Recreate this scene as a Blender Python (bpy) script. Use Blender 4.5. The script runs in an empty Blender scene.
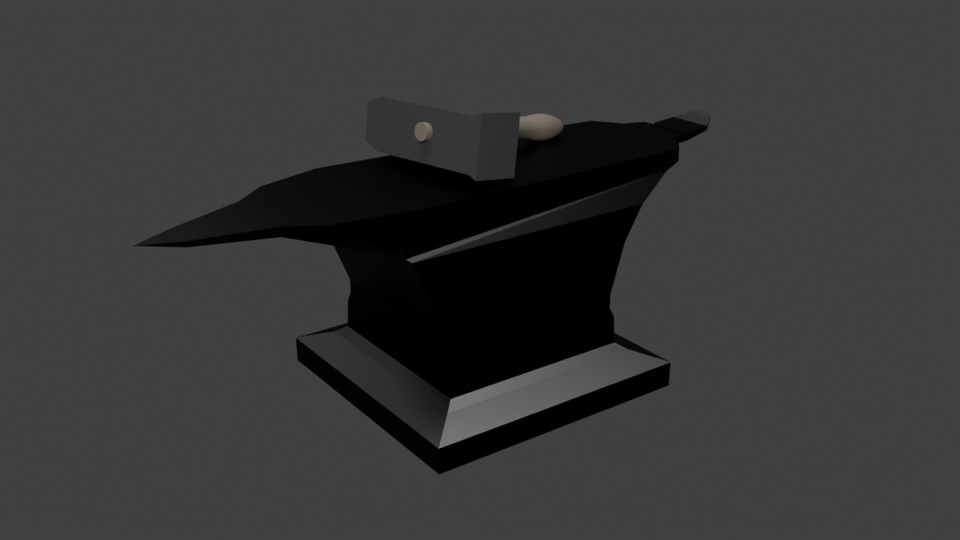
# An anvil with a hammer lying across its face, against a plain grey background.
import bpy, bmesh, math
from mathutils import Vector, Matrix

S = 0.1                       # one drawing unit = 0.1 m (the anvil is about 0.24 m high)
sc = bpy.context.scene
col = sc.collection


# ------------------------------------------------------------------ helpers
def link(o, parent=None):
    col.objects.link(o)
    if parent:
        o.parent = parent
    return o


def thing(name, label, cat, loc):
    o = bpy.data.objects.new(name, None)
    o.empty_display_size = 0.05
    o.location = Vector(loc) * S
    o['label'] = label
    o['category'] = cat
    return link(o)


def mesh_part(name, V, F, mat, parent, smooth=False, label=None):
    """V in drawing units (world), stored relative to the thing's base."""
    base = Vector(parent.location)
    bm = bmesh.new()
    vs = [bm.verts.new(Vector(v) * S - base) for v in V]
    for f in F:
        try:
            bm.faces.new([vs[i] for i in f])
        except ValueError:
            pass
    bmesh.ops.recalc_face_normals(bm, faces=bm.faces)
    me = bpy.data.meshes.new(name)
    bm.to_mesh(me)
    bm.free()
    for p in me.polygons:
        p.use_smooth = smooth
    me.materials.append(mat)
    o = link(bpy.data.objects.new(name, me), parent)
    if label:
        o['label'] = label
    return o


def new_mat(name):
    m = bpy.data.materials.new(name)
    m.use_nodes = True
    nt = m.node_tree
    nt.nodes.clear()
    out = nt.nodes.new('ShaderNodeOutputMaterial')
    return m, nt, out


def black_iron():
    """Blackened iron: no diffuse colour, a dark broad sheen with faint unevenness."""
    m, nt, out = new_mat('black_iron')
    g = nt.nodes.new('ShaderNodeBsdfAnisotropic')
    g.distribution = 'BECKMANN'
    tc = nt.nodes.new('ShaderNodeTexCoord')
    n = nt.nodes.new('ShaderNodeTexNoise')
    n.inputs['Scale'].default_value = 14.0
    n.inputs['Detail'].default_value = 3.0
    nt.links.new(tc.outputs['Object'], n.inputs['Vector'])
    r = nt.nodes.new('ShaderNodeMapRange')
    r.inputs['To Min'].default_value = IRON_C * 0.98
    r.inputs['To Max'].default_value = IRON_C * 1.02
    nt.links.new(n.outputs['Fac'], r.inputs['Value'])
    nt.links.new(r.outputs['Result'], g.inputs['Color'])
    g.inputs['Roughness'].default_value = IRON_R
    nt.links.new(g.outputs[0], out.inputs['Surface'])
    return m


def matte(name, rgb, var, scale):
    """Matt surface whose colour wanders a little; scale is per axis."""
    m, nt, out = new_mat(name)
    d = nt.nodes.new('ShaderNodeBsdfDiffuse')
    tc = nt.nodes.new('ShaderNodeTexCoord')
    mp = nt.nodes.new('ShaderNodeMapping')
    mp.inputs['Scale'].default_value = scale
    n = nt.nodes.new('ShaderNodeTexNoise')
    n.inputs['Scale'].default_value = 1.0
    n.inputs['Detail'].default_value = 4.0
    nt.links.new(tc.outputs['Object'], mp.inputs['Vector'])
    nt.links.new(mp.outputs['Vector'], n.inputs['Vector'])
    mx = nt.nodes.new('ShaderNodeMix')
    mx.data_type = 'RGBA'
    mx.inputs[6].default_value = tuple(c * (1 - var) for c in rgb) + (1,)
    mx.inputs[7].default_value = tuple(c * (1 + var) for c in rgb) + (1,)
    nt.links.new(n.outputs['Fac'], mx.inputs[0])
    nt.links.new(mx.outputs[2], d.inputs['Color'])
    nt.links.new(d.outputs[0], out.inputs['Surface'])
    return m


IRON_C, IRON_R = 0.0593, 0.4497
M_IRON = black_iron()
M_HEAD = matte('grey_steel', (0.0200, 0.0200, 0.0200), 0.02, (25, 25, 25))
M_WOOD = matte('pale_ash_wood', (0.0780, 0.0645, 0.0529), 0.10, (260, 4, 260))

# ------------------------------------------------------------------ the anvil
T = 2.433
anvil = thing('anvil', 'black iron anvil with pointed horn, sloped foot and a hammer lying on its top', 'anvil', (0, 0, 0))


def ring(xl, xr, y, z):
    return [(-xl, -y, z), (xr, -y, z), (xr, y, z), (-xl, y, z)]


def loft(rings, cap0=False, cap1=False):
    V, F = [], []
    for r in rings:
        V += r
    n = len(rings[0])
    for k in range(len(rings) - 1):
        for i in range(n):
            j = (i + 1) % n
            F.append((k * n + i, k * n + j, (k + 1) * n + j, (k + 1) * n + i))
    if cap0:
        F.append(tuple(range(n))[::-1])
    if cap1:
        F.append(tuple((len(rings) - 1) * n + i for i in range(n)))
    return V, F


# foot: plinth with two slopes up to the waist
V, F = loft([ring(1.5, 1.5, 1.448, 0), ring(1.5, 1.5, 1.448, .283), ring(1.177, 1.177, 1.120, .398),
             ring(1.067, 1.067, 1.018, .472)], cap0=True)
mesh_part('foot', V, F, M_IRON, anvil)

# waist: straight skirt, narrow neck, flare up to the shoulders
SH_L, SH_R = -1.413, 1.414                   # shoulder corners
R6 = [(SH_L, -.92, 1.955), (SH_R, -.97, 1.966), (SH_R, .97, 1.966), (SH_L, .92, 1.955)]
R7 = [(-1.457, -.890, 1.993), (1.839, -.87, 2.225), (1.879, .60, 2.207), (-1.457, .890, 1.993),
      (1.777, -.845, 2.217), (1.842, .56, 2.188), (2.112, -.768, 2.257), (2.02, .53, 2.257)]
V, F = loft([ring(1.067, 1.067, 1.018, .472), ring(1.058, 1.056, 1.003, .783), ring(1.026, 1.004, .988, .878),
             ring(1.028, 1.004, .986, 1.040), ring(1.26, 1.201, .960, 1.590), R6])
b = len(V)
V += R7
q = b - 4                                   # R7: outer corners, ledge ends, corners of the plate above
F += [(q, q + 1, b + 1), (q, b + 1, b + 4, b),                    # camera side: triangle and narrow ledge
      (q + 1, q + 2, b + 2), (q + 1, b + 2, b + 1),
      (q + 2, q + 3, b + 2), (q + 3, b + 3, b + 5, b + 2),
      (b + 1, b + 6, b + 4), (b + 1, b + 2, b + 7, b + 6), (b + 2, b + 5, b + 7),
      (q + 3, q, b), (q + 3, b, b + 3)]
mesh_part('waist', V, F, M_IRON, anvil)

# face plate
top = [(-1.438, -.853), (-.953, -.871), (.111, -.867), (1.954, -.846), (2.105, -.768), (2.299, -.499),
       (2.514, -.375), (2.500, .021), (2.475, .166), (2.232, .26), (2.006, .563), (1.577, .608), (-.611, .748),
       (-1.463, .79)]
topv = [(x, y, T) for x, y in top]
botv = [(-1.457, -.890, 1.993), (-.970, -.883, 2.027), (.11, -.868, 2.102), (1.777, -.845, 2.217), (2.112, -.768, 2.257),
        (2.374, -.501, 2.35), (2.518, -.500, 2.36), (2.50, .03, 2.36), (2.47, .17, 2.35), (2.24, .27, 2.33),
        (2.02, .53, 2.257), (1.60, .58, 2.18), (-.62, .82, 2.06), (-1.457, .890, 1.993)]
n = len(top)
V = topv + botv
F = [tuple(range(n))]
for i in range(n):
    j = (i + 1) % n
    if i == n - 1:
        continue                                          # the horn joins here
    F.append((n + i, n + j, j, i))
# underside, down to the waist
V += [(0.4, 0, 2.10)]
c0 = 2 * n
for i in range(n):
    F.append((n + (i + 1) % n, n + i, c0))
mesh_part('face_plate', V, F, M_IRON, anvil)

# horn
hs = [(-1.438, .853, T, .800, 1.980), (-2.130, .672, 2.403, .600, 2.168), (-2.466, .425, 2.390, .360, 2.262),
      (-3.240, .190, 2.353, .150, 2.279)]
V, F = [], []
for k, (x, wt, zt, wb, zb) in enumerate(hs):
    xb = (-1.440, -2.04, -2.43, -3.22)[k]
    if k == 0:
        V += [(-1.438, -.853, T), (-1.463, .79, T), (xb, wb, zb), (xb, -wb, zb)]
    else:
        V += [(x, -wt, zt), (x, wt, zt), (xb, wb, zb), (xb, -wb, zb)]
for k in range(len(hs) - 1):
    a0, a1 = k * 4, (k + 1) * 4
    F += [(a0, a0 + 1, a1 + 1, a1), (a0 + 2, a0 + 3, a1 + 3, a1 + 2),
          (a0, a0 + 3, a1), (a0 + 3, a1 + 3, a1), (a0 + 1, a0 + 2, a1 + 2), (a0 + 1, a1 + 2, a1 + 1)]
V.append((-3.649, 0, 2.341))
t = len(V) - 1
q = (len(hs) - 1) * 4
F += [(q + i, q + (i + 1) % 4, t) for i in range(4)]
s = len(V)
V += [(-1.457, -.890, 1.993), (-1.457, .890, 1.993)]          # meets the corners of the face plate
F += [(0, s, 3), (1, s + 1, 2), (3, s, s + 1, 2)]
mesh_part('horn', V, F, M_IRON, anvil)

# heel: upturned tail beyond the face plate
V = [(2.490, .021, 2.453), (2.518, -.529, 2.453), (2.518, -.500, 2.360), (2.490, .03, 2.360),
     (2.725, -.045, 2.498), (2.759, -.544, 2.498), (2.772, -.533, 2.445), (2.735, -.03, 2.445),
     (2.871, -.212, 2.5795), (2.883, -.475, 2.575), (2.880, -.480, 2.563), (2.880, -.213, 2.560),
     (2.938, -.344, 2.617),
     (2.299, -.499, T), (2.374, -.501, 2.35), (2.514, -.375, T), (2.500, .021, T)]
F = [(0, 1, 5, 4), (1, 2, 6, 5), (2, 3, 7, 6), (3, 0, 4, 7),
     (4, 5, 9, 8), (5, 6, 10, 9), (6, 7, 11, 10), (7, 4, 8, 11),
     (8, 9, 12), (9, 10, 12), (10, 11, 12), (11, 8, 12),
     (13, 14, 2), (13, 2, 1), (13, 1, 15), (15, 1, 0), (15, 0, 16), (0, 3, 16)]
mesh_part('heel', V, F, M_IRON, anvil)

# ------------------------------------------------------------------ the hammer
ya, yb, yc = -1.4049, -.038, -.166
M = Matrix.Rotation(ya, 3, 'Z') @ Matrix.Rotation(yb, 3, 'Y') @ Matrix.Rotation(yc, 3, 'X')
O = Vector((-.3872, .0786, 2.779))
hammer = thing('hammer', 'hammer with grey steel head and pale wooden handle lying on the anvil', 'hammer',
               (O.x, O.y, T))


def L2W(v):
    return tuple(M @ Vector(v) + O)


w, h, a = .2618, .2808, .6619


def rect(x, w, h):
    return [L2W((x, -w, -h)), L2W((x, w, -h)), L2W((x, w, h)), L2W((x, -w, h))]


V, F = loft([rect(-.876, .2618, .2040), rect(-a, w, h), rect(a, w, h), rect(.7735, .266, .3209)], True, True)
mesh_part('head', V, F, M_HEAD, hammer)

# handle: a lathe along the local y axis (front end stub, shaft, swelling grip)
hx, hz = .0349, .0355
prof = [(-.3356, 0), (-.3356, .0915), (-.3356, .0915), (.28, .0930), (.70, .1050), (1.02, .1180), (1.10, .1200),
        (1.17, .1215), (1.235, .1270), (1.30, .1380), (1.375, .1465), (1.44, .1480), (1.51, .1410), (1.57, .1300),
        (1.62, .1160), (1.67, .0990), (1.72, .0790), (1.755, .0560), (1.778, .0290), (1.786, 0)]
N = 40
V, F = [], []
rows = []
for (y, r) in prof:
    if r == 0:
        V.append(L2W((hx, y, hz)))
        rows.append([len(V) - 1] * N)
    else:
        s = len(V)
        for i in range(N):
            t_ = 2 * math.pi * i / N
            V.append(L2W((hx + r * math.cos(t_), y, hz + r * math.sin(t_))))
        rows.append(list(range(s, s + N)))
for k in range(len(rows) - 1):
    if prof[k] == prof[k + 1]:
        continue
    for i in range(N):
        j = (i + 1) % N
        f = [rows[k][i], rows[k][j], rows[k + 1][j], rows[k + 1][i]]
        g = []
        for x_ in f:
            if x_ not in g:
                g.append(x_)
        F.append(tuple(g))
hd = mesh_part('handle', V, F, M_WOOD, hammer, smooth=True)
# the wood grain runs along the handle: give the mesh the handle's own axes
base = Vector(hammer.location)
R4 = M.to_4x4()
hd.data.transform(R4.inverted())
hd.matrix_local = R4

# ------------------------------------------------------------------ camera
f, pitch, yaw = 1121.148, .395, .948
cam = bpy.data.cameras.new('camera')
cam.sensor_width = 36
cam.lens = f / 960 * 36
cam.clip_start = 0.01
cam.clip_end = 100
co = bpy.data.objects.new('camera', cam)
d = Vector((math.cos(yaw) * math.cos(pitch), math.sin(yaw) * math.cos(pitch), -math.sin(pitch)))
co.location = Vector((-6.441, -8.988, 5.843)) * S
co.rotation_euler = d.to_track_quat('-Z', 'Y').to_euler()
link(co)
sc.camera = co

# ------------------------------------------------------------------ light
w_ = bpy.data.worlds.new('World')
sc.world = w_
w_.use_nodes = True
bg = w_.node_tree.nodes['Background']
bg.inputs['Color'].default_value = (0.0513, 0.0513, 0.0513, 1)
# even grey world; added near-side fade to black keeps the iron's reflections dark
wn, wl = w_.node_tree.nodes, w_.node_tree.links
tc = wn.new('ShaderNodeTexCoord')
flat = wn.new('ShaderNodeVectorMath')
flat.operation = 'MULTIPLY'
flat.inputs[1].default_value = (1, 1, 0)
nrm = wn.new('ShaderNodeVectorMath')
nrm.operation = 'NORMALIZE'
dot = wn.new('ShaderNodeVectorMath')
dot.operation = 'DOT_PRODUCT'
dot.inputs[1].default_value = (math.cos(.88), math.sin(.88), 0)
mr = wn.new('ShaderNodeMapRange')
mr.interpolation_type = 'SMOOTHSTEP'
mr.inputs['From Min'].default_value = math.cos(math.radians(70))
mr.inputs['From Max'].default_value = math.cos(math.radians(53))
mr.inputs['To Max'].default_value = 1.0
wl.new(tc.outputs['Generated'], flat.inputs[0])
wl.new(flat.outputs['Vector'], nrm.inputs[0])
wl.new(nrm.outputs['Vector'], dot.inputs[0])
wl.new(dot.outputs['Value'], mr.inputs['Value'])
wl.new(mr.outputs['Result'], bg.inputs['Strength'])


def lamp(name, loc, power, radius):
    l = bpy.data.lights.new(name, 'POINT')
    l.energy = power
    l.shadow_soft_size = radius * S
    o = bpy.data.objects.new(name, l)
    o.location = Vector(loc) * S
    return link(o)


lamp('key_lamp', (7.835, -3.373, 23.108), 126.733, 0.15)
lamp('overhead_fill', (-2.769, 0.584, 16.974), 116.159, 3.0)  # added fill from above, placed and powered to fit the tones
lamp('back_fill', (-5.878, 25.284, 22.134), 13.863, 2.5)  # added behind the anvil to put sheen on the foot's left slope
lamp('side_fill', (3.701, -13.963, 13.673), 21.862, 1.5)  # added fill on the camera side, fitted for tone only
lamp('front_fill', (-8.701, -9.766, 8.678), 139.547, 2.0)  # added fill near the camera, lifts the hammer's front and handle end
lamp('far_fill', (-1.987, 26.399, 21.620), 11.648, 2.5)  # second added light behind, no such source in the scene

sc.view_settings.view_transform = 'Standard'
sc.view_settings.look = 'None'
sc.view_settings.exposure = 0
sc.view_settings.gamma = 1
sc.render.engine = 'CYCLES'
sc.cycles.max_bounces = 6
